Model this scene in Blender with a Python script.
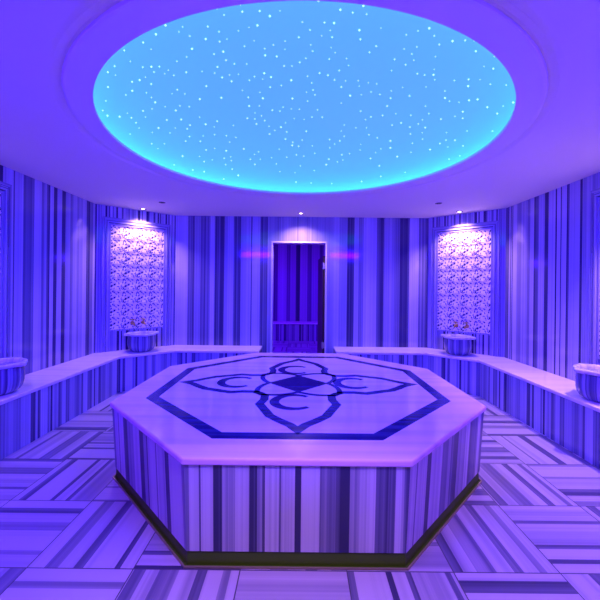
import bpy, bmesh, math, random
from mathutils import Vector, Matrix
PI = math.pi
for o in list(bpy.data.objects): bpy.data.objects.remove(o, do_unlink=True)
sc = bpy.context.scene
COL = sc.collection

# ------------------------------------------------------------------ camera
cd = bpy.data.cameras.new('camera'); cam = bpy.data.objects.new('camera', cd); COL.objects.link(cam)
cd.sensor_width = 36; cd.lens = 340/600*36; cd.shift_y = -12/600; cd.clip_start = .02
cam.matrix_world = Matrix.Translation((0, 0, 1.4)) @ Matrix.Rotation(PI/2, 4, 'X') @ Matrix.Rotation(math.radians(.6), 4, 'Z')
sc.camera = cam
sc.view_settings.view_transform = 'Standard'; sc.view_settings.look = 'None'
sc.view_settings.gamma = 1; sc.view_settings.use_curve_mapping = False
sc.view_settings.exposure = -0.5
# ------------------------------------------------------------------ world and large lights
w = bpy.data.worlds.new('world'); sc.world = w; w.use_nodes = True
w.node_tree.nodes['Background'].inputs[0].default_value = (.05, .02, .3, 1)
w.node_tree.nodes['Background'].inputs[1].default_value = .3
def area(name, loc, target, sx, sy, color, power, spread=180):
    l = bpy.data.lights.new(name, 'AREA'); l.shape = 'RECTANGLE'; l.size = sx; l.size_y = sy
    l.color = color; l.energy = power; l.spread = math.radians(spread)
    o = bpy.data.objects.new(name, l); COL.objects.link(o); o.location = loc
    o.rotation_euler = (Vector(target)-Vector(loc)).to_track_quat('-Z', 'Y').to_euler()
    return o
# unseen strips added to throw blue on walls and benches; then near-end ceiling panels
area('wash_fill_left', (-1.4, .24, 2.44), (-1.5, 5.5, 1.0), .9, .14, (.015, .0, 1), 60, 64)
area('wash_fill_right', (1.4, .24, 2.44), (1.5, 5.5, 1.0), .9, .14, (.015, .0, 1), 60, 64)
area('cross_fill_left', (-1.4, .28, 2.24), (2.88, 4.2, .7), .9, .14, (.05, .003, 1), 120, 60)
area('cross_fill_right', (1.4, .28, 2.24), (-2.88, 4.2, .7), .9, .14, (.035, .002, 1), 120, 60)
area('ceiling_wash_left', (-2.2, .95, 2.54), (-2.2, .951, 0), 1.0, .9, (.15, .015, 1), 86, 135)
area('ceiling_wash_right', (2.2, .95, 2.54), (2.2, .951, 0), 1.0, .9, (.20, .03, 1), 82, 135)
# the far room's own coloured ceiling light
for fx in (-1.35, 1.35):
    area('far_room_light', (fx, 7.6, 2.55), (fx*.7, 8.0, 0), .8, 1.0, (.12, .004, 1), 120)

# ------------------------------------------------------------------ mesh helpers
def build(name, verts, faces, mat=None, parent=None, uvs=None, smooth=False, mats=None, midx=None):
    me = bpy.data.meshes.new(name); me.from_pydata([tuple(v) for v in verts], [], faces); me.update()
    if uvs is not None:
        lay = me.uv_layers.new(name='UVMap'); k = 0
        for f in uvs:
            for uv in f: lay.data[k].uv = uv; k += 1
    for m in (mats or ([mat] if mat else [])): me.materials.append(m)
    if midx: 
        for p, i in zip(me.polygons, midx): p.material_index = i
    if smooth:
        for p in me.polygons: p.use_smooth = True
    o = bpy.data.objects.new(name, me); COL.objects.link(o)
    if parent: o.parent = parent
    return o
class MB:
    def __init__(s): s.v = []; s.f = []; s.uv = []
    def quad(s, pts, uv=None):
        n = len(s.v); s.v += [tuple(p) for p in pts]; s.f.append(tuple(range(n, n+len(pts))))
        s.uv.append(uv or [(p[0], p[2]) for p in pts])
    def box(s, x0, x1, y0, y1, z0, z1, u=0):
        n = len(s.v)
        c = [(x, y, z) for z in (z0, z1) for (x, y) in ((x0, y0), (x1, y0), (x1, y1), (x0, y1))]
        s.v += c
        for f in ((3, 2, 1, 0), (4, 5, 6, 7), (0, 1, 5, 4), (1, 2, 6, 5), (2, 3, 7, 6), (3, 0, 4, 7)):
            s.f.append(tuple(n+i for i in f)); s.uv.append([(c[i][0]+c[i][1]+u, c[i][2]) for i in f])
    def solid(s, poly_bot, poly_top, z0, z1, useam=0):
        """closed prism/frustum; side UV u = distance round the perimeter"""
        n = len(poly_bot); b = len(s.v)
        s.v += [(x, y, z0) for x, y in poly_bot]+[(x, y, z1) for x, y in poly_top]
        s.f.append(tuple(b+i for i in reversed(range(n)))); s.uv.append([poly_bot[i] for i in reversed(range(n))])
        s.f.append(tuple(b+n+i for i in range(n))); s.uv.append([poly_top[i] for i in range(n)])
        u = useam
        for i in range(n):
            j = (i+1) % n
            L = math.dist(poly_bot[i], poly_bot[j])
            s.f.append((b+i, b+j, b+n+j, b+n+i)); s.uv.append([(u, z0), (u+L, z0), (u+L, z1), (u, z1)]); u += L
    def ring(s, outer, inner, z0, z1):
        n = len(outer); b = len(s.v)
        s.v += [(x, y, z) for z in (z0, z1) for P in (outer, inner) for x, y in P]
        for i in range(n):
            j = (i+1) % n
            O0, I0, O1, I1 = b, b+n, b+2*n, b+3*n
            for f in ((O0+i, O0+j, O1+j, O1+i), (I0+j, I0+i, I1+i, I1+j), (O1+i, O1+j, I1+j, I1+i), (O0+j, O0+i, I0+i, I0+j)):
                s.f.append(f); s.uv.append([(s.v[q][0], s.v[q][1]) for q in f])
    def lathe(s, prof, n=24, c=(0, 0, 0), mod=None, axis='z'):
        b = len(s.v)
        for r, z in prof:
            for k in range(n):
                a = 2*PI*k/n; rr = r*(mod(a, z, r) if mod else 1)
                p = (rr*math.cos(a), rr*math.sin(a), z)
                if axis == 'y': p = (p[0], -p[2], p[1])
                if axis == 'x': p = (p[2], p[0], p[1])
                s.v.append((p[0]+c[0], p[1]+c[1], p[2]+c[2]))
        for i in range(len(prof)-1):
            for k in range(n):
                l = (k+1) % n
                s.f.append((b+i*n+k, b+i*n+l, b+(i+1)*n+l, b+(i+1)*n+k))
                s.uv.append([(k/n*1.4, prof[i][1]), ((k+1)/n*1.4, prof[i][1]), ((k+1)/n*1.4, prof[i+1][1]), (k/n*1.4, prof[i+1][1])])
        for e, rev in ((0, True), (len(prof)-1, False)):
            if prof[e][0] > 1e-6:
                q = [b+e*n+k for k in range(n)]
                if rev: q.reverse()
                s.f.append(tuple(q)); s.uv.append([(0, 0)]*n)
    def tube(s, pts, r, n=8):
        pts = [Vector(p) for p in pts]; b = len(s.v); m = len(pts)
        for i, p in enumerate(pts):
            t = (pts[min(i+1, m-1)]-pts[max(i-1, 0)]).normalized()
            a = t.orthogonal().normalized() if abs(t.z) > .99 else t.cross(Vector((0, 0, 1))).normalized()
            c = t.cross(a)
            rr = r[i] if isinstance(r, (list, tuple)) else r
            for k in range(n):
                q = p+a*math.cos(2*PI*k/n)*rr+c*math.sin(2*PI*k/n)*rr; s.v.append(tuple(q))
        for i in range(m-1):
            for k in range(n):
                l = (k+1) % n; s.f.append((b+i*n+k, b+i*n+l, b+(i+1)*n+l, b+(i+1)*n+k)); s.uv.append([(0, 0)]*4)
        s.f.append(tuple(b+k for k in reversed(range(n)))); s.uv.append([(0, 0)]*n)
        s.f.append(tuple(b+(m-1)*n+k for k in range(n))); s.uv.append([(0, 0)]*n)
    def make(s, name, mat, parent=None, smooth=False, fix=True):
        o = build(name, s.v, s.f, mat, parent, s.uv, smooth)
        if fix:
            bm = bmesh.new(); bm.from_mesh(o.data); bmesh.ops.recalc_face_normals(bm, faces=bm.faces); bm.to_mesh(o.data); bm.free()
        return o
def bevel(o, w, seg=3):
    m = o.modifiers.new('bevel', 'BEVEL'); m.width = w; m.segments = seg; m.limit_method = 'ANGLE'; m.angle_limit = math.radians(25)
    return o
def empty(name, loc, rz=0):
    o = bpy.data.objects.new(name, None); COL.objects.link(o); o.location = loc; o.rotation_euler = (0, 0, rz); o.empty_display_size = .1
    return o
def tag(o, label, cat, group=None, kind=None):
    o['label'] = label; o['category'] = cat
    if group: o['group'] = group
    if kind: o['kind'] = kind
    return o
def struct(o): o['kind'] = 'structure'; return o
def copy_tree(o, parent=None):
    c = o.copy(); COL.objects.link(c)
    if parent: c.parent = parent
    for ch in list(o.children): copy_tree(ch, c)
    return c
def octagon(a, c=(0, 0)):
    R = a/math.cos(PI/8); return [(c[0]+R*math.cos(-PI/2-PI/8+k*PI/4), c[1]+R*math.sin(-PI/2-PI/8+k*PI/4)) for k in range(8)]
def offset(pts, d):
    """open polyline moved d to its right-hand side, mitred"""
    out = []; n = len(pts); P = [Vector(p) for p in pts]
    def nrm(i): t = (P[i+1]-P[i]).normalized(); return Vector((t.y, -t.x))
    for i in range(n):
        if i == 0: q = P[0]+nrm(0)*d
        elif i == n-1: q = P[-1]+nrm(n-2)*d
        else:
            a, b = nrm(i-1), nrm(i); m = (a+b).normalized(); q = P[i]+m*(d/m.dot(a))
        out.append((q.x, q.y))
    return out

# ------------------------------------------------------------------ materials
def new_mat(name):
    m = bpy.data.materials.new(name); m.use_nodes = True; nt = m.node_tree
    return m, nt, nt.nodes['Principled BSDF']
def node(nt, typ, **kw):
    n = nt.nodes.new(typ)
    for k, v in kw.items(): setattr(n, k, v)
    return n
def math_n(nt, op, a, b=None, c=None):
    n = node(nt, 'ShaderNodeMath', operation=op)
    for i, x in enumerate((a, b, c)):
        if x is None: continue
        if isinstance(x, (int, float)): n.inputs[i].default_value = x
        else: nt.links.new(x, n.inputs[i])
    return n.outputs[0]
def plain(name, col, rough=.5, metal=0, spec=.5, emit=None, estr=0, bump=0):
    m, nt, b = new_mat(name)
    b.inputs['Base Color'].default_value = (*col, 1); b.inputs['Roughness'].default_value = rough
    b.inputs['Metallic'].default_value = metal; b.inputs['Specular IOR Level'].default_value = spec
    if emit: b.inputs['Emission Color'].default_value = (*emit, 1); b.inputs['Emission Strength'].default_value = estr
    nz = node(nt, 'ShaderNodeTexNoise'); nz.inputs['Scale'].default_value = 40; nz.inputs['Detail'].default_value = 4
    rg = math_n(nt, 'MULTIPLY_ADD', nz.outputs[0], .12, rough-.06 if rough > .06 else 0.0)
    nt.links.new(rg, b.inputs['Roughness'])
    if bump:
        bp = node(nt, 'ShaderNodeBump'); bp.inputs['Strength'].default_value = bump; bp.inputs['Distance'].default_value = .01
        nt.links.new(nz.outputs[0], bp.inputs['Height']); nt.links.new(bp.outputs[0], b.inputs['Normal'])
    return m
def rand_bands(seed, n=30, wmin=.02, wmax=.13):
    r = random.Random(seed); out = []; prev = .7
    for i in range(n):
        t = r.random()
        if prev > .5: v = r.choice([.10, .14, .22, .32, .36, .44])
        else: v = r.choice([.5, .62, .7, .78, .8, .3 if prev < .2 else .75])
        wd = r.uniform(wmin, wmax) if v > .25 else r.uniform(wmin*.5, wmax*.55)
        if t < .2: wd *= .4
        out.append((wd, v)); prev = v
    return out
# marble colour from a 0..1 whiteness
M_DARK, M_MID, M_LIGHT = (.035, .032, .10), (.17, .16, .29), (.62, .58, .70)
def bands_to_color(nt, coord, bands, yv=None, scale_noise=1.0, light=M_LIGHT, top=.95):
    """coord (metres) -> repeating list of stone bands -> colour socket"""
    L = sum(b[0] for b in bands); n = len(bands)
    # slight waviness of the veins
    wav = node(nt, 'ShaderNodeTexNoise', noise_dimensions='2D')
    cmb = node(nt, 'ShaderNodeCombineXYZ')
    nt.links.new(coord, cmb.inputs[0])
    if yv is not None: nt.links.new(math_n(nt, 'MULTIPLY', yv, .10), cmb.inputs[1])
    nt.links.new(cmb.outputs[0], wav.inputs['Vector']); wav.inputs['Scale'].default_value = 3; wav.inputs['Detail'].default_value = 2
    c2 = math_n(nt, 'ADD', coord, math_n(nt, 'MULTIPLY', math_n(nt, 'SUBTRACT', wav.outputs[0], .5), .012))
    f = math_n(nt, 'FRACT', math_n(nt, 'DIVIDE', c2, L))
    cr = node(nt, 'ShaderNodeValToRGB'); cr.color_ramp.interpolation = 'CONSTANT'
    el = cr.color_ramp.elements; acc = 0
    while len(el) > 1: el.remove(el[-1])
    el[0].position = 0; el[0].color = (bands[0][1],)*3+(1,)
    for wd, v in bands[:-1] if n > 1 else []:
        pass
    for i in range(1, min(n, 32)):
        acc += bands[i-1][0]; e = el.new(min(acc/L, .9999)); e.color = (bands[i][1],)*3+(1,)
    nt.links.new(f, cr.inputs[0])
    fine = node(nt, 'ShaderNodeTexNoise', noise_dimensions='1D'); nt.links.new(c2, fine.inputs['W'])
    fine.inputs['Scale'].default_value = 38*scale_noise; fine.inputs['Detail'].default_value = 3; fine.inputs['Roughness'].default_value = .65
    broad = node(nt, 'ShaderNodeTexNoise', noise_dimensions='1D'); nt.links.new(c2, broad.inputs['W'])
    broad.inputs['Scale'].default_value = 7; broad.inputs['Detail'].default_value = 1
    v = math_n(nt, 'ADD', cr.outputs[0], math_n(nt, 'MULTIPLY', math_n(nt, 'SUBTRACT', fine.outputs[0], .5), .55))
    v = math_n(nt, 'ADD', v, math_n(nt, 'MULTIPLY', math_n(nt, 'SUBTRACT', broad.outputs[0], .5), .35))
    c3 = node(nt, 'ShaderNodeValToRGB'); e = c3.color_ramp.elements
    e[0].position = .15; e[0].color = (*M_DARK, 1); e[1].position = top; e[1].color = (*light, 1)
    k = e.new(.38); k.color = (*M_MID, 1)
    nt.links.new(v, c3.inputs[0])
    return c3.outputs[0]
M_WALLISH = (.50, .46, .66)
def stripe_mat(name, bands, off=0.0, rough=.07, seam=None, light=M_WALLISH, top=.98):
    m, nt, b = new_mat(name)
    uv = node(nt, 'ShaderNodeUVMap'); sp = node(nt, 'ShaderNodeSeparateXYZ'); nt.links.new(uv.outputs[0], sp.inputs[0])
    u = math_n(nt, 'ADD', sp.outputs[0], off)
    col = bands_to_color(nt, u, bands, sp.outputs[1], light=light, top=top)
    if seam:
        fr = math_n(nt, 'FRACT', math_n(nt, 'DIVIDE', sp.outputs[0], seam)); ln = math_n(nt, 'LESS_THAN', fr, .0035/seam)
        mx = node(nt, 'ShaderNodeMix', data_type='RGBA'); nt.links.new(ln, mx.inputs[0]); nt.links.new(col, mx.inputs[6])
        mx.inputs[7].default_value = (.12, .12, .16, 1); col = mx.outputs[2]
    nt.links.new(col, b.inputs['Base Color']); b.inputs['Roughness'].default_value = rough
    return m
def light_marble(name, base=(.80, .76, .79), vein=(.52, .5, .56), rough=.12, ang=.5, scale=2.2, amount=.35):
    m, nt, b = new_mat(name)
    tc = node(nt, 'ShaderNodeTexCoord'); mp = node(nt, 'ShaderNodeMapping'); mp.inputs['Rotation'].default_value = (0, 0, ang); mp.inputs['Scale'].default_value = (.25, scale*3, .25)
    nt.links.new(tc.outputs['Object'], mp.inputs[0])
    nz = node(nt, 'ShaderNodeTexNoise'); nt.links.new(mp.outputs[0], nz.inputs['Vector']); nz.inputs['Scale'].default_value = 1.6; nz.inputs['Detail'].default_value = 5
    cr = node(nt, 'ShaderNodeValToRGB'); e = cr.color_ramp.elements
    mixc = tuple(base[i]*(1-amount)+vein[i]*amount for i in range(3))
    e[0].position = .36; e[0].color = (*mixc, 1); e[1].position = .55; e[1].color = (*base, 1)
    nt.links.new(nz.outputs[0], cr.inputs[0]); nt.links.new(cr.outputs[0], b.inputs['Base Color']); b.inputs['Roughness'].default_value = rough
    return m
def floor_mat(name, x0=-.828, y0=1.72, T=.54, seed=5):
    m, nt, b = new_mat(name)
    tc = node(nt, 'ShaderNodeTexCoord'); sp = node(nt, 'ShaderNodeSeparateXYZ'); nt.links.new(tc.outputs['Object'], sp.inputs[0])
    X = math_n(nt, 'DIVIDE', math_n(nt, 'SUBTRACT', sp.outputs[0], x0), T); Y = math_n(nt, 'DIVIDE', math_n(nt, 'SUBTRACT', sp.outputs[1], y0), T)
    ix = math_n(nt, 'FLOOR', X); iy = math_n(nt, 'FLOOR', Y)
    par = math_n(nt, 'FLOORED_MODULO', math_n(nt, 'ADD', ix, iy), 2)     # 0 even, 1 odd
    mx = node(nt, 'ShaderNodeMix', data_type='FLOAT'); nt.links.new(par, mx.inputs[0]); nt.links.new(sp.outputs[1], mx.inputs[2]); nt.links.new(sp.outputs[0], mx.inputs[3])
    cmb = node(nt, 'ShaderNodeCombineXYZ'); nt.links.new(ix, cmb.inputs[0]); nt.links.new(iy, cmb.inputs[1])
    wn = node(nt, 'ShaderNodeTexWhiteNoise', noise_dimensions='2D'); nt.links.new(cmb.outputs[0], wn.inputs['Vector'])
    c = math_n(nt, 'ADD', mx.outputs[0], math_n(nt, 'MULTIPLY', wn.outputs[0], 17.0))
    r = random.Random(seed); bands = []
    for i in range(30):
        if i % 2: bands.append((r.uniform(.02, .10), r.choice([.28, .36, .42, .48, .52])))
        else: bands.append((r.uniform(.05, .17), r.choice([.66, .74, .8, .84])))
    col = bands_to_color(nt, c, bands, None, .35, top=.84)
    fx = math_n(nt, 'FRACT', X); fy = math_n(nt, 'FRACT', Y)
    d = math_n(nt, 'MINIMUM', math_n(nt, 'MINIMUM', fx, math_n(nt, 'SUBTRACT', 1, fx)), math_n(nt, 'MINIMUM', fy, math_n(nt, 'SUBTRACT', 1, fy)))
    ln = math_n(nt, 'LESS_THAN', d, .0055)
    m2 = node(nt, 'ShaderNodeMix', data_type='RGBA'); nt.links.new(ln, m2.inputs[0]); nt.links.new(col, m2.inputs[6]); m2.inputs[7].default_value = (.10, .10, .14, 1)
    dk = node(nt, 'ShaderNodeMix', data_type='RGBA', blend_type='MULTIPLY'); dk.inputs[0].default_value = 1; nt.links.new(m2.outputs[2], dk.inputs[6]); dk.inputs[7].default_value = (.72, .66, .76, 1)
    nt.links.new(dk.outputs[2], b.inputs['Base Color']); b.inputs['Roughness'].default_value = .3; b.inputs['Specular IOR Level'].default_value = .4
    return m

# back wall bands read left to right (u = x + 3 m)
bw_px = [(150, .5), (166, .2), (170, .78), (187, .25), (194, .5), (200, .3), (209, .72), (214, .15), (223, .5), (227, .72), (233, .2), (240, .55),
         (245, .7), (250, .2), (251.5, .75), (260, .3), (267, .45), (271, .55), (328, .55), (332, .72), (338, .5), (346, .2), (353, .62), (358, .4), (363, .75),
         (376, .2), (383, .55), (391, .35), (399, .15), (408, .78), (418, .3)]
bb = []
for i, (p, v) in enumerate(bw_px):
    q = bw_px[i+1][0] if i+1 < len(bw_px) else 450
    bb.append(((q-p)*5.5/340, v))
M_BACK = stripe_mat('striped_marble_back', bb, off=-((150-300)*5.5/340)-3.0+0, seam=None)
M_LEFT = stripe_mat('striped_marble_left', rand_bands(11, 30, .03, .15))
M_RIGHT = stripe_mat('striped_marble_right', rand_bands(23, 30, .03, .15))
M_DIAG = stripe_mat('striped_marble_corner', rand_bands(7, 30, .015, .07))
M_NEAR = stripe_mat('striped_marble_near', rand_bands(41, 30, .03, .15))
M_BENCH = stripe_mat('striped_marble_bench', rand_bands(31, 30, .02, .11))
M_FAR = stripe_mat('striped_marble_far_room', [(.2, .75), (.12, .3), (.22, .7), (.12, .25), (.25, .8), (.1, .35), (.16, .7), (.12, .2)], rough=.45)
# slab front face: pixel list across 182..415 at y=500, face length 1.15 m
fp = [(182, .35), (187, .75), (197, .25), (198.5, .8), (212, .12), (221, .5), (234, .78), (249, .1), (257, .55), (263, .15), (265, .78), (280, .35), (281.5, .72),
      (296, .12), (303, .8), (322, .42), (338, .3), (343, .1), (353, .55), (360, .66), (370, .82), (379, .3), (400, .78), (406, .5), (409, .3), (415, 0)]
fb = [((fp[i+1][0]-fp[i][0])/233*1.15, fp[i][1]) for i in range(len(fp)-1)]
M_SLAB_SIDE = stripe_mat('striped_marble_slab_side', fb, rough=.3, light=M_LIGHT, top=.84)
M_FRAME = stripe_mat('striped_marble_frame', [(.024, .6), (.01, .3), (.02, .7), (.015, .4), (.03, .65)], rough=.15)
M_SLABTOP = light_marble('pale_marble_slab', (.86, .57, .84), (.45, .32, .5), rough=.05, ang=-.6)  # pink put into the stone colour in place of pink light from above
M_BENCHTOP = light_marble('pale_marble_bench', (.84, .74, .80), (.5, .45, .55), rough=.2, ang=1.2)
M_BASIN = light_marble('pale_marble_basin', (.62, .60, .72), (.25, .24, .36), rough=.18, ang=0, scale=4, amount=.7)
M_BOWL = stripe_mat('striped_marble_bowl', [(.05, .30), (.04, .55), (.06, .36), (.03, .22), (.05, .5), (.07, .34), (.03, .62), (.05, .26)], rough=.15)
M_CARVED = plain('carved_white_stone', (.86, .80, .84), .5, bump=.1)
M_RECESS = plain('carved_stone_ground', (.05, .035, .09), .8)
M_FLOOR = floor_mat('floor_marble_tiles')
M_INLAY = light_marble('navy_marble_inlay', (.008, .006, .10), (.03, .03, .2), rough=.2, ang=.3, scale=6, amount=.8)
M_INLAY.node_tree.nodes['Principled BSDF'].inputs['Specular IOR Level'].default_value = .2
M_CEIL = plain('painted_ceiling', (.78, .76, .74), .75, spec=.2)
M_CHROME = plain('chrome', (.75, .75, .78), .2, 1)
M_BRASS = plain('brass', (.55, .38, .14), .3, 1)
M_OLIVE = plain('olive_gutter_metal', (.05, .11, .0), .5, .0)
M_TRIM = plain('bronze_edge_trim', (.38, .30, .22), .4, .6)
M_WOOD = plain('dark_brown_door', (.03, .012, .012), .4)
M_JAMB = light_marble('pale_marble_jamb', (.7, .66, .74), (.4, .4, .5), rough=.2)
M_DOME = plain('blue_backlit_membrane', (.16, .30, .55), .6, spec=.1, emit=(.09, .40, .95), estr=1.22)
M_LED = plain('cyan_led_strip', (.2, .8, .9), .5, emit=(.02, .8, .9), estr=16)
M_STAR = plain('fibre_optic_tip', (.9, .95, 1), .4, emit=(.5, .95, 1), estr=2.0)
M_BULB = plain('warm_lamp_lens', (1, .9, .8), .4, emit=(1, .80, .72), estr=30)
M_DARKLENS = plain('dark_grille', (.03, .02, .06), .6)

# ------------------------------------------------------------------ room shell
CZ = 2.55
YB, YN, XW = 5.5, .2, 2.88
WT = .12
def wall(name, p, q, mat, z0=-.03, z1=CZ, holes=None, u0=0, side=1):
    """wall from p to q with its room face on that line and its thickness outward (left-hand side of p->q)"""
    P, Q = Vector(p), Vector(q); L = (Q-P).length; o = empty_mat = None
    mb = MB(); segs = [(0, L, z0, z1)]
    if holes:
        a, b, hz = holes; segs = [(0, a, z0, z1), (b, L, z0, z1), (a, b, hz, z1)]
    for a, b, c, d in segs: mb.box(a, b, 0, WT, c, d, u=u0)
    # per-face UV: u = local x
    ob = mb.make(name, mat)
    ob.location = (p[0], p[1], 0); ob.rotation_euler = (0, 0, math.atan2((Q-P).y, (Q-P).x))
    return struct(ob)
BL, BR = (-2.02, YB), (2.05, YB)
FL, FR = (-XW, 4.77), (XW, 4.77)
NL, NR = (-XW, .93), (XW, .93)
SL, SR = (-2.02, YN), (2.05, YN)
DX0, DX1, DH = -.455, .42, 2.14
wall('wall_back', BL, BR, M_BACK, holes=(DX0-BL[0], DX1-BL[0], DH), u0=BL[0]+3.0)
wall('wall_left', NL, FL, M_LEFT)
wall('wall_right', FR, NR, M_RIGHT)
wall('wall_back_left', FL, BL, M_DIAG)
wall('wall_back_right', BR, FR, M_DIAG, u0=.7)
wall('wall_front_left', SL, NL, M_NEAR)
wall('wall_front_right', NR, SR, M_NEAR)
wall('wall_front', SR, SL, M_NEAR, holes=(SR[0]-.5, SR[0]+.5, 2.14))
# floor, running on through the doorway
mb = MB(); mb.box(-3.3, 3.3, -1.2, 10.2, -.13, -.03); struct(mb.make('floor', M_FLOOR))

# ceiling with the oval opening and its shallow surrounding step
OC = (.015, 2.76); OA, OB = 1.48, 1.40; N = 144
rings = []
def ell(s, z, extra=0): return [(OC[0]+(OA*s+extra)*math.cos(2*PI*k/N), OC[1]+(OB*s+extra)*math.sin(2*PI*k/N), z) for k in range(N)]
def rect_ring(x0, x1, y0, y1, z):
    out = []
    for k in range(N):
        a = 2*PI*k/N; dx, dy = math.cos(a), math.sin(a)
        t = min((x1-OC[0])/dx if dx > 1e-9 else (x0-OC[0])/dx if dx < -1e-9 else 1e9, (y1-OC[1])/dy if dy > 1e-9 else (y0-OC[1])/dy if dy < -1e-9 else 1e9)
        out.append((OC[0]+t*dx, OC[1]+t*dy, z))
    # snap the nearest ring vertices to the true corners
    for cx, cy in ((x0, y0), (x1, y0), (x1, y1), (x0, y1)):
        i = min(range(N), key=lambda k: (out[k][0]-cx)**2+(out[k][1]-cy)**2); out[i] = (cx, cy, z)
    return out
prof = [ell(1.16, CZ+.02), ell(1.0, CZ+.02), ell(1.0, CZ), ell(1.09, CZ), ell(1.10, CZ+.002), ell(1.105, CZ+.014), ell(1.113, CZ+.017), ell(1.12, CZ+.014), ell(1.14, CZ+.002), ell(1.16, CZ),
        rect_ring(-3.15, 3.15, -.1, 5.75, CZ), rect_ring(-3.15, 3.15, -.1, 5.75, CZ+.12)]
V = [p for r in prof for p in r]; F = []
for i in range(len(prof)-1):
    for k in range(N):
        l = (k+1) % N; F.append((i*N+k, i*N+l, (i+1)*N+l, (i+1)*N+k))
ceil = struct(build('ceiling', V, F, M_CEIL))

# ------------------------------------------------------------------ starlight dome in the oval opening
dome = empty('starlight_dome', (OC[0], OC[1], CZ+.02)); tag(dome, 'large oval blue starlight dome glowing in the middle of the ceiling', 'ceiling light')
def dz(r): return .30*(1-min(r, 1)**5)**.8
NR_ = 28; V = []; F = []; EA, EB = OA*1.15, OB*1.15
for i in range(NR_+1):
    r = math.sin(i/NR_*PI/2)
    for k in range(N): V.append((EA*r*math.cos(2*PI*k/N), EB*r*math.sin(2*PI*k/N), dz(r)+.001))
for i in range(NR_):
    for k in range(N):
        l = (k+1) % N
        F.append((i*N+k, i*N+l, (i+1)*N+l, (i+1)*N+k))
mem = build('dome_membrane', V, F, M_DOME, dome, smooth=True)
bm = bmesh.new(); bm.from_mesh(mem.data); bmesh.ops.remove_doubles(bm, verts=bm.verts, dist=1e-5); bmesh.ops.recalc_face_normals(bm, faces=bm.faces); bm.to_mesh(mem.data); bm.free()
mb = MB(); mb.ring([(OA*1.09*math.cos(2*PI*k/N), OB*1.09*math.sin(2*PI*k/N)) for k in range(N)], [(OA*1.075*math.cos(2*PI*k/N), OB*1.075*math.sin(2*PI*k/N)) for k in range(N)], .0015, .008)
mb.make('led_strip', M_LED, dome)['label'] = 'cyan light strip round the edge'
rs = random.Random(3); stars = []
while len(stars) < 520:
    x, y = rs.uniform(-1, 1), rs.uniform(-1, 1); r = math.hypot(x, y)
    if r > .95: continue
    px, py = x*EA, y*EB
    dd = OC[1]+py
    if rs.random() > (1.25/dd)**1.8: continue
    if any((px-a)**2+(py-b)**2 < (.018+.014*dd)**2 for a, b, _, _ in stars): continue
    stars.append((px, py, dz(r)-.004, (.45+.24*dd)*rs.choice([.0036, .004, .0044, .0048, .0054, .006, .007])))
stars.sort(key=lambda s: -s[3])
def star_mesh(mb, c, r):
    b = len(mb.v)
    for dxyz in ((1, 0, 0), (-1, 0, 0), (0, 1, 0), (0, -1, 0), (0, 0, 1), (0, 0, -1)): mb.v.append(tuple(c[i]+dxyz[i]*r for i in range(3)))
    for f in ((0, 2, 4), (2, 1, 4), (1, 3, 4), (3, 0, 4), (2, 0, 5), (1, 2, 5), (3, 1, 5), (0, 3, 5)): mb.f.append(tuple(b+i for i in f)); mb.uv.append([(0, 0)]*3)
smb = MB(); star_mesh(smb, (0, 0, 0), 1); proto = None
for i, (x, y, z, r) in enumerate(stars[:100]):
    if proto is None: o = smb.make('star_light', M_STAR, dome); proto = o
    else: o = proto.copy(); COL.objects.link(o)
    o.location = (x, y, z); o.scale = (r, r, r)
mb = MB()
for x, y, z, r in stars[100:]: star_mesh(mb, (x, y, z), r)
mb.make('small_star_lights', M_STAR, dome)['kind'] = 'stuff'

# ------------------------------------------------------------------ door frame, door leaf, far room
fr = empty('trim_1', ((DX0+DX1)/2, YB, 0)); struct(fr)
hw = (DX1-DX0)/2
mb = MB(); mb.box(-hw-.014, -hw+.010, -.005, WT+.03, -.03, DH+.0); mb.box(hw-.010, hw+.014, -.005, WT+.03, -.03, DH+.0); mb.box(-hw-.014, hw+.014, -.005, WT+.03, DH-.010, DH+.014)
o = mb.make('door_frame', M_JAMB, fr); o['kind'] = 'structure'
dl = empty('door_1', (.405, YB+.17, 0), math.radians(93.0)); struct(dl)
mb = MB(); mb.box(0, .8, -.022, .022, -.022, 1.94); bevel(mb.make('door_leaf', M_WOOD, dl), .004, 2)
for z in (.45, 1.77):
    mb = MB(); mb.box(-.01, .05, -.034, .034, z-.05, z+.05); mb.lathe([(.012, z-.06), (.012, z+.06)], 12, (-.015, .024, 0)); bevel(mb.make('hinge', M_CHROME, dl), .003, 2)
mb = MB(); mb.tube([(.72, -.03, 1.0), (.72, -.07, 1.0), (.62, -.07, 1.0)], .01); mb.make('handle', M_CHROME, dl)
# far room
YF = 9.6
def boxobj(name, mat, *b, u=0):
    mb = MB(); mb.box(*b, u=u); return mb.make(name, mat)
struct(boxobj('wall_far_room_back', M_FAR, -1.9, 1.9, YF, YF+.1, -.03, 2.62, u=-YF))
struct(boxobj('wall_far_room_left', M_FAR, -2.0, -1.9, YB+WT, YF, -.03, 2.62))
struct(boxobj('wall_far_room_right', M_FAR, 1.9, 2.0, YB+WT, YF, -.03, 2.62))
struct(boxobj('ceiling_far_room', M_CEIL, -2.0, 2.0, YB+WT, YF+.1, 2.62, 2.7))
fb_ = empty('marble_bench', (0, YF-.2, 0)); tag(fb_, 'low striped marble bench against the wall of the room seen through the doorway', 'bench', 'built-in marble benches')
mb = MB(); mb.box(-1.9, 1.9, -.25, .2, .42, .46); bevel(mb.make('seat_slab', M_BENCHTOP, fb_), .006)
mb = MB(); mb.box(-1.9, 1.9, -.23, .2, -.03, .42); mb.make('bench_base', M_BENCH, fb_)

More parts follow.
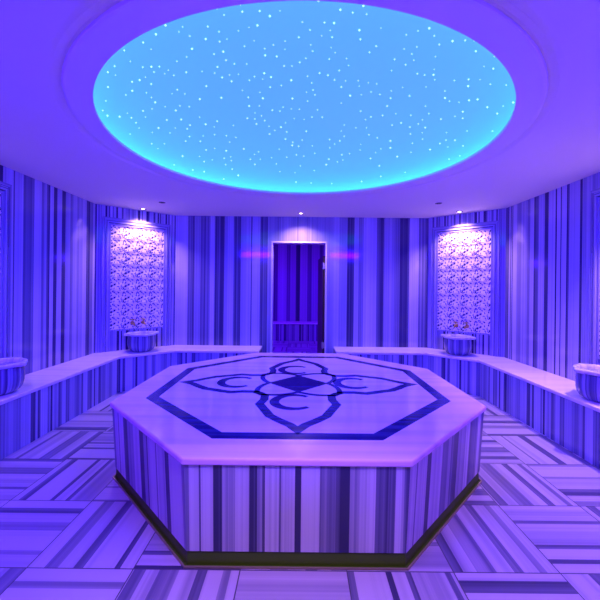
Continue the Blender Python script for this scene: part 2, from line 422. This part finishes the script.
# ------------------------------------------------------------------ benches round the walls
def bench(pts, label, u0):
    root = empty('marble_bench', (pts[1][0], pts[1][1], 0)); tag(root, label, 'bench', 'built-in marble benches')
    ox, oy = pts[1]
    loc = lambda P: [(x-ox, y-oy) for x, y in P]
    fr1 = offset(pts, .47); fr2 = offset(pts, .45)
    A, B, C2 = loc(pts), loc(fr1), loc(fr2)
    n = len(pts); mb = MB()
    def strip(mb, W, Fp, z0, z1):
        # straight end cuts
        n = len(W); b = len(mb.v); mb.v += [(x, y, z) for z in (z0, z1) for P in (W, Fp) for x, y in P]
        u = u0
        W0, F0, W1, F1 = b, b+n, b+2*n, b+3*n
        for i in range(n-1):
            j = i+1; L = math.dist(Fp[i], Fp[j])
            mb.f.append((F0+i, F0+j, F1+j, F1+i)); mb.uv.append([(u, z0), (u+L, z0), (u+L, z1), (u, z1)])
            mb.f.append((W0+j, W0+i, W1+i, W1+j)); mb.uv.append([(0, 0)]*4)
            mb.f.append((W1+i, W1+j, F1+j, F1+i)); mb.uv.append([(0, 0)]*4)
            mb.f.append((W0+j, W0+i, F0+i, F0+j)); mb.uv.append([(0, 0)]*4)
            u += L
        for i in (0, n-1): mb.f.append((W0+i, F0+i, F1+i, W1+i)); mb.uv.append([(0, z0), (.45, z0), (.45, z1), (0, z1)])
    strip(mb, A, B, .425, .46); bevel(mb.make('seat_slab', M_BENCHTOP, root), .008, 3)
    mb = MB(); strip(mb, A, C2, -.03, .425); mb.make('bench_base', M_BENCH, root)
    return root
e = .001
# polylines keep the room on their right-hand side
Lp = [(-.75, YN+e), (SL[0], YN+e), (-XW+e, NL[1]), (-XW+e, FL[1]), (BL[0], YB-e), (-.60, YB-e)]
Rp = [(.55, YB-e), (BR[0], YB-e), (XW-e, FR[1]), (XW-e, NR[1]), (SR[0], YN+e), (.75, YN+e)]
bench(Lp, 'long striped marble wall bench running down the left side to the doorway', .3)
bench(Rp, 'long striped marble wall bench running down the right side to the doorway', 1.1)

# ------------------------------------------------------------------ carved wall panels
PW, PZ0, PZ1 = .372, .77, 2.28    # half width, bottom and top of the carved field
def ribbon(mb, pts, w, z0, z1):
    n = len(pts); P = [Vector(p) for p in pts]; b = len(mb.v)
    for i in range(n):
        t = (P[min(i+1, n-1)]-P[max(i-1, 0)]).normalized(); nn = Vector((-t.y, t.x)); ww = w[i] if isinstance(w, list) else w
        for sgn, zz in ((1, z0), (-1, z0), (-1, z1), (1, z1)):
            q = P[i]+nn*sgn*ww/2; mb.v.append((q.x, zz, q.y))
    for i in range(n-1):
        for k in range(4):
            l = (k+1) % 4; mb.f.append((b+i*4+k, b+i*4+l, b+(i+1)*4+l, b+(i+1)*4+k)); mb.uv.append([(0, 0)]*4)
    for i in (0, n-1): mb.f.append(tuple(b+i*4+k for k in range(4))); mb.uv.append([(0, 0)]*4)
def blob(mb, c, r, n, z0, z1, lobes=0, amp=0, rot=0, sx=1, sy=1):
    b = len(mb.v)
    for zz in (z0, z1):
        for k in range(n):
            a = 2*PI*k/n; rr = r*(1+amp*math.cos(lobes*a)); x, y = rr*math.cos(a)*sx, rr*math.sin(a)*sy
            mb.v.append((c[0]+x*math.cos(rot)-y*math.sin(rot), zz, c[1]+x*math.sin(rot)+y*math.cos(rot)))
    mb.f.append(tuple(b+n+k for k in range(n))); mb.uv.append([(0, 0)]*n)
    for k in range(n): l = (k+1) % n; mb.f.append((b+k, b+l, b+n+l, b+n+k)); mb.uv.append([(0, 0)]*4)
def carved_field():
    """pale carved slab: raised scrolls over the ground, and the dark leaf-shaped hollows between them"""
    mb = MB(); dk = MB(); cols = 4; tw = 2*PW/cols; rows = 8; th = (PZ1-PZ0)/rows
    mb.box(-PW, PW, -.008, -.0005, PZ0, PZ1)
    r = random.Random(4); leaves = []
    while len(leaves) < 18:
        x, z = r.uniform(-.46, .46), r.uniform(-.46, .46)
        if any((x-a)**2+(z-b)**2 < .2**2 for a, b, *_ in leaves): 
            if r.random() > .004: continue
        leaves.append((x, z, r.uniform(0, PI), r.uniform(.015, .021), r.uniform(.42, .75), r.choice([0, 2, 3])))
    for i in range(cols):
        for j in range(rows):
            fl = 1; cx = -PW+(i+.5)*tw; cz = PZ0+(j+.5)*th
            T = lambda x, z: (cx+fl*x*tw, cz+z*th)
            for x, z, a, sz, asp, lb in leaves:
                blob(dk, T(x, z), sz, 10, -.0005, -.0088, lb, .22, a*fl, 1, asp)
            for cx_, cz_, ph in ((-.2, .2, .3), (.22, -.22, 3.4)):
                pts = [T(cx_+.25*(1-k/24)*math.cos(ph+k*.36), cz_+.25*(1-k/24)*math.sin(ph+k*.36)) for k in range(20)]
                ribbon(mb, pts, .006, -.008, -.014)
            ribbon(mb, [T(-.5+k/8, .5+.09*math.sin(k*PI/4)) for k in range(9)], .006, -.008, -.014)
            blob(mb, T(-.2, .2), .010, 16, -.008, -.016, 5, .3); blob(mb, T(.22, -.22), .010, 16, -.008, -.016, 6, .25)
    return mb, dk
def frame_mesh():
    """stepped moulding round the field, standing on the bench"""
    mb = MB(); z0 = .462
    for w0, w1, d in ((.105, .078, .026), (.078, .06, .010), (.06, .030, .032), (.030, .014, .012), (.014, 0.0, .022)):
        a, b = PW+w0, PW+w1; t0, t1 = PZ1+w0, PZ1+w1
        for pts in ([(-a, z0), (-b, z0), (-b, t1), (-a, t0)], [(b, z0), (a, z0), (a, t0), (b, t1)], [(-a, t0), (-b, t1), (b, t1), (a, t0)]):
            n = len(mb.v)
            mb.v += [(x, 0, z) for x, z in pts]+[(x, -d, z) for x, z in pts]
            vert = pts[0][1] == z0
            U = lambda x, z: ((abs(x), z) if vert else (z, x))
            for f in ((0, 1, 2, 3), (4, 5, 6, 7), (0, 1, 5, 4), (1, 2, 6, 5), (2, 3, 7, 6), (3, 0, 4, 7)):
                mb.f.append(tuple(n+i for i in f)); mb.uv.append([U(*pts[i % 4]) for i in f])
    mb.box(-PW, PW, -.022, 0, PZ0-.02, PZ0)
    return mb
def make_panel():
    r = empty('carved_wall_panel', (0, 0, 0))
    cf, dk = carved_field(); cf.make('carved_tracery', M_CARVED, r); dk.make('dark_leaf_pattern', M_RECESS, r)
    frame_mesh().make('stone_frame', M_FRAME, r)
    mb = MB(); mb.box(-PW, PW, -.006, 0, .462, PZ0-.02); mb.make('apron', M_DIAG, r)
    return r
def diag_mid(p, q, d=0):
    P, Q = Vector(p), Vector(q); t = (Q-P).normalized(); n = Vector((t.y, -t.x)); m = (P+Q)/2+n*d
    return m.x, m.y, math.atan2(t.y, t.x)
spots = [(FL, BL, .0, 'tall carved white panel in grey frame on the left angled corner wall'),
         (BR, FR, .0, 'tall carved white panel in grey frame on the right angled corner wall'),
         ((-XW, 1.9), (-XW, 3.86), 0, 'carved wall panel cut off by the left edge of the photo'),
         ((XW, 3.86), (XW, 1.9), 0, 'carved wall panel beyond the right edge, only its frame edge showing')]
panel0 = make_panel()
for i, (p, q, _, lab) in enumerate(spots):
    x, y, a = diag_mid(p, q, .0015)
    o = panel0 if i == 0 else copy_tree(panel0)
    o.location = (x, y, 0); o.rotation_euler = (0, 0, a); tag(o, lab, 'wall panel', 'carved panels behind the basins')

# ------------------------------------------------------------------ marble basins (kurna)
def make_basin():
    r = empty('marble_basin', (0, 0, 0))
    fl = lambda a, z, rr: 1+.022*abs(math.cos(6*a))*(1 if z < .25 else 0)
    mb = MB(); mb.lathe([(.10, 0), (.13, .005), (.158, .028), (.175, .06), (.184, .10), (.186, .15), (.183, .19), (.181, .218), (.184, .235)], 96, mod=fl)
    mb.make('bowl', M_BOWL, r, smooth=True)
    def lob(a, z, rr):
        if rr < .2: return 1
        k = max(abs(math.cos(a)), abs(math.sin(a))); return 1+.17*max(0, (k-.955)/.045)**1.5+.012*math.cos(8*a)
    mb = MB(); mb.lathe([(.182, .235), (.200, .237), (.206, .245), (.206, .263), (.200, .269), (.185, .270), (.168, .267), (.162, .245), (.155, .18), (.12, .11), (.05, .085), (.0001, .083)], 96, mod=lob)
    mb.make('rim', M_BASIN, r, smooth=True)['label'] = 'lobed marble rim with side knobs'
    return r
bas0 = make_basin()
def tap_tree():
    r = empty('wall_tap', (0, 0, 0))       # local -Y points into the room, origin on the wall face
    mb = MB(); mb.lathe([(.026, 0), (.026, .006), (.018, .012), (.013, .016), (.013, .05)], 20, axis='y'); mb.make('flange', M_BRASS, r, smooth=False)
    mb = MB(); mb.lathe([(.001, .035), (.016, .038), (.021, .05), (.021, .066), (.016, .078), (.001, .08)], 20, axis='y')
    mb.tube([(0, -.06, .004), (0, -.095, .008), (0, -.118, -.004), (0, -.124, -.035)], [.011, .010, .009, .010], 12); mb.make('spout', M_BRASS, r, smooth=True)
    mb = MB(); mb.tube([(0, -.058, .01), (0, -.058, .052)], .007, 10)
    mb.tube([(-.032, -.058, .055), (.032, -.058, .055)], .0065, 10); mb.tube([(0, -.09, .055), (0, -.026, .055)], .0065, 10)
    for dx, dy in ((-.034, 0), (.034, 0), (0, -.034), (0, .034)): mb.lathe([(.001, -.01), (.0085, -.006), (.0105, 0), (.0085, .006), (.001, .01)], 10, (dx, -.058+dy, .055))
    mb.lathe([(.001, .05), (.012, .052), (.012, .062), (.001, .068)], 12, (0, -.058, 0)); mb.make('cross_handle', M_BRASS, r, smooth=True)
    return r
tap0 = tap_tree(); first = True
where = ['under the left corner panel', 'under the right corner panel', 'cut off by the left edge of the photo', 'cut off by the right edge of the photo']
blab = ['round lobed marble basin on the bench below the left corner panel', 'round lobed marble basin on the bench below the right corner panel',
        'round marble basin with side knob on the left bench, cut off by the photo edge', 'round marble basin with pale rim on the right bench, cut off by the photo edge']
tside = [('left tap', 'right tap')]*4
tl = [['left of the two brass taps above the left corner basin', 'right of the two brass taps above the left corner basin'],
      ['left of the two brass taps above the right corner basin', 'right of the two brass taps above the right corner basin']]
for i, (p, q, _, lab) in enumerate(spots):
    d = .235 if i < 2 else .26
    x, y, a = diag_mid(p, q, d)
    if i == 2: y = 2.95
    if i == 3: y = 2.93
    o = bas0 if i == 0 else copy_tree(bas0)
    o.location = (x, y, .4605); o.rotation_euler = (0, 0, a); tag(o, blab[i], 'basin', 'round marble basins')
    if i > 1: continue
    for k, off in enumerate((-.08, .07)):
        x, y, _a = diag_mid(p, q, .0185); c = Vector((x, y))+Vector((math.cos(a), math.sin(a)))*off
        o = tap0 if first else copy_tree(tap0); first = False
        o.location = (c.x, c.y, .855); o.rotation_euler = (0, 0, a); tag(o, tl[i][k], 'tap', 'brass taps')

# ------------------------------------------------------------------ octagonal heated slab
SC = (-.005, 3.104)
slab = empty('octagonal_marble_slab', (SC[0], SC[1], 0)); tag(slab, 'large octagonal marble platform with navy inlay in the middle of the room', 'platform')
mb = MB(); mb.solid(octagon(1.36), octagon(1.385), .045, .503, useam=0); bs = mb.make('base', M_SLAB_SIDE, slab)
# re-centre the band list on every face
uvl = bs.data.uv_layers[0]
for p in bs.data.polygons:
    if abs(p.normal.z) > .5: continue
    k = round((math.atan2(p.normal.y, p.normal.x)+PI/2)/(PI/4))
    vs = [bs.data.vertices[bs.data.loops[li].vertex_index].co for li in p.loop_indices]
    tan = Vector((-p.normal.y, p.normal.x, 0)).normalized()
    for li in p.loop_indices:
        co = bs.data.vertices[bs.data.loops[li].vertex_index].co
        uvl.data[li].uv = (co.dot(tan)*(1 if k == 0 else .62)+.575+k*1.37, co.z)
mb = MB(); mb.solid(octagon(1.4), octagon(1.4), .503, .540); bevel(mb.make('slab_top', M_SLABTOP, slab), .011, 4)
mb = MB(); mb.solid(octagon(1.358), octagon(1.353), -.03, .045); mb.make('plinth', M_OLIVE, slab)
mb = MB(); mb.ring(octagon(1.371), octagon(1.34), -.0295, -.027); mb.make('drain_gutter', M_OLIVE, slab)
mb = MB(); mb.ring(octagon(1.378), octagon(1.370), -.0295, -.021); mb.make('edge_trim', M_TRIM, slab)
ZT0, ZT1 = .5395, .5408
mb = MB(); mb.ring(octagon(1.174), octagon(1.087), ZT0, ZT1); mb.make('inlay_border', M_INLAY, slab)
# emblem: outlines as flat ribbons (x, y plan coordinates relative to EC)
EC = (.0, -.03)
def plan_ribbon(mb, pts, w, closed=False):
    n = len(pts); P = [Vector(p) for p in pts]; b = len(mb.v)
    for i in range(n):
        if closed: a, c = P[i-1], P[(i+1) % n]
        else: a, c = P[max(i-1, 0)], P[min(i+1, n-1)]
        d1 = (P[i]-a).normalized() if (P[i]-a).length > 1e-9 else (c-P[i]).normalized()
        d2 = (c-P[i]).normalized() if (c-P[i]).length > 1e-9 else d1
        n1, n2 = Vector((-d1.y, d1.x)), Vector((-d2.y, d2.x)); m = (n1+n2).normalized(); kk = 1/max(.45, m.dot(n1))
        ww = w[i] if isinstance(w, list) else w
        for s in (1, -1):
            q = P[i]+m*s*ww/2*kk
            for zz in (ZT0, ZT1): mb.v.append((q.x+EC[0], q.y+EC[1], zz))
    for i in range(n if closed else n-1):
        j = (i+1) % n; A = b+i*4; B = b+j*4
        for f in ((0, 1, 5, 4), (1, 3, 7, 5), (3, 2, 6, 7), (2, 0, 4, 6)):
            g = [A+x if x < 4 else B+x-4 for x in f]; mb.f.append(tuple(g)); mb.uv.append([(0, 0)]*4)
    if not closed:
        for A in (b, b+(n-1)*4): mb.f.append((A, A+1, A+3, A+2)); mb.uv.append([(0, 0)]*4)
def rot(p, k): x, y = p; c, s = round(math.cos(k*PI/2)), round(math.sin(k*PI/2)); return (x*c-y*s, x*s+y*c)
petal = [(.315, -.30), (.265, -.36), (.262, -.46), (.285, -.56), (.235, -.68), (.19, -.79), (.12, -.87), (.05, -.94), (0, -1.02)]
mb = MB()
for k in range(4):
    full = petal+[(-x, y) for x, y in reversed(petal[:-1])]
    plan_ribbon(mb, [rot(p, k) for p in full], .066)
mb.make('emblem_outline', M_INLAY, slab)
mb = MB()
side = []
for k in range(4):
    c0, c1 = rot((.33, -.33), k), rot((-.33, -.33), k)
    pts = []
    for i in range(25):
        t = i/24; x = .30*(1-2*t); s = abs(2*t-1)
        yv = -.262-.075*s**.7-(.03*math.sin(s*PI)) 
        pts.append(rot((x, yv), k))
    plan_ribbon(mb, pts, .045)
mb.make('emblem_centre_outline', M_INLAY, slab)
mb = MB(); mb.solid([(x+EC[0], y+EC[1]) for x, y in ((.27, 0), (0, .27), (-.27, 0), (0, -.27))], [(x+EC[0], y+EC[1]) for x, y in ((.27, 0), (0, .27), (-.27, 0), (0, -.27))], ZT0, ZT1+.0003)
mb.make('emblem_diamond', M_INLAY, slab)
for cx, cy in ((-.03, -.50), (-.03, .50), (-.55, .02), (.50, .02)):
    mb = MB(); pts = []; ws = []
    for i in range(41):
        a = math.radians(48+264*i/40); pts.append((cx+.15*math.cos(a), cy+.155*math.sin(a))); ws.append(.038+.036*math.sin(PI*i/40))
    plan_ribbon(mb, pts, ws); mb.make('letter_c', M_INLAY, slab)

# ------------------------------------------------------------------ ceiling downlights and grilles
def make_downlight():
    r = empty('ceiling_downlight', (0, 0, 0))
    mb = MB(); mb.lathe([(.030, -.002), (.047, -.002), (.050, -.006), (.048, -.010), (.034, -.013), (.030, -.008), (.030, -.002)], 32); mb.make('trim_ring', M_CHROME, r, smooth=True)
    mb = MB(); mb.lathe([(.0001, -.0035), (.029, -.004), (.029, -.001), (.0001, -.001)], 24); mb.make('lamp_lens', M_BULB, r)
    return r
dl0 = make_downlight()
fittings = []
LD = 'small lit round downlight in the ceiling '
lamps = [(-2.33, 5.02, 'above the left corner basin', 105), (0.0, 5.21, 'above the doorway', 75), (2.33, 5.0, 'above the right corner basin', 120),
         (2.59, 2.70, 'over the right bench, out of frame', 230), (-2.59, 2.70, 'over the left bench, out of frame', 25),
         (-2.32, .74, 'at the near left corner, out of frame', 3), (2.32, .74, 'at the near right corner, out of frame', 5), (0.0, .55, 'just over the near doorway, out of frame', 240)]
for i, (x, y, lab, pw) in enumerate(lamps):
    o = dl0 if i == 0 else copy_tree(dl0)
    o.location = (x, y, CZ); tag(o, LD+lab, 'downlight', 'ceiling downlights'); fittings.append(o)
for i, (o, (x, y, lab, pw)) in enumerate(zip(fittings, lamps)):
    l = bpy.data.lights.new('downlight_beam', 'SPOT'); l.energy = pw; l.color = (1, .56, .74); l.spot_size = math.radians(84 if i == 7 else 88 if i > 2 else 140 if i == 1 else 120); l.spot_blend = .8; l.shadow_soft_size = .025
    lo = bpy.data.objects.new('downlight_beam', l); COL.objects.link(lo); lo.parent = o; lo.location = (0, 0, -.03)
g0 = None
for x, y, lab in ((-1.89, 4.63, 'small dark round ceiling fitting beside the left corner downlight'), (1.83, 4.52, 'small dark round ceiling fitting beside the right corner downlight')):
    if g0 is None:
        g0 = r = empty('ceiling_sensor', (0, 0, 0))
        mb = MB(); mb.lathe([(.0001, -.010), (.03, -.0095), (.042, -.008), (.046, -.002), (.0001, -.002)], 24); mb.make('cover', M_DARKLENS, r, smooth=True)
        mb = MB(); mb.lathe([(.047, -.0005), (.058, -.0005), (.058, -.005), (.047, -.006), (.047, -.0005)], 24); mb.make('flange', M_CEIL, r)
        o = r
    else: o = copy_tree(g0)
    o.location = (x, y, CZ); tag(o, lab, 'ceiling fitting', 'round ceiling fittings')
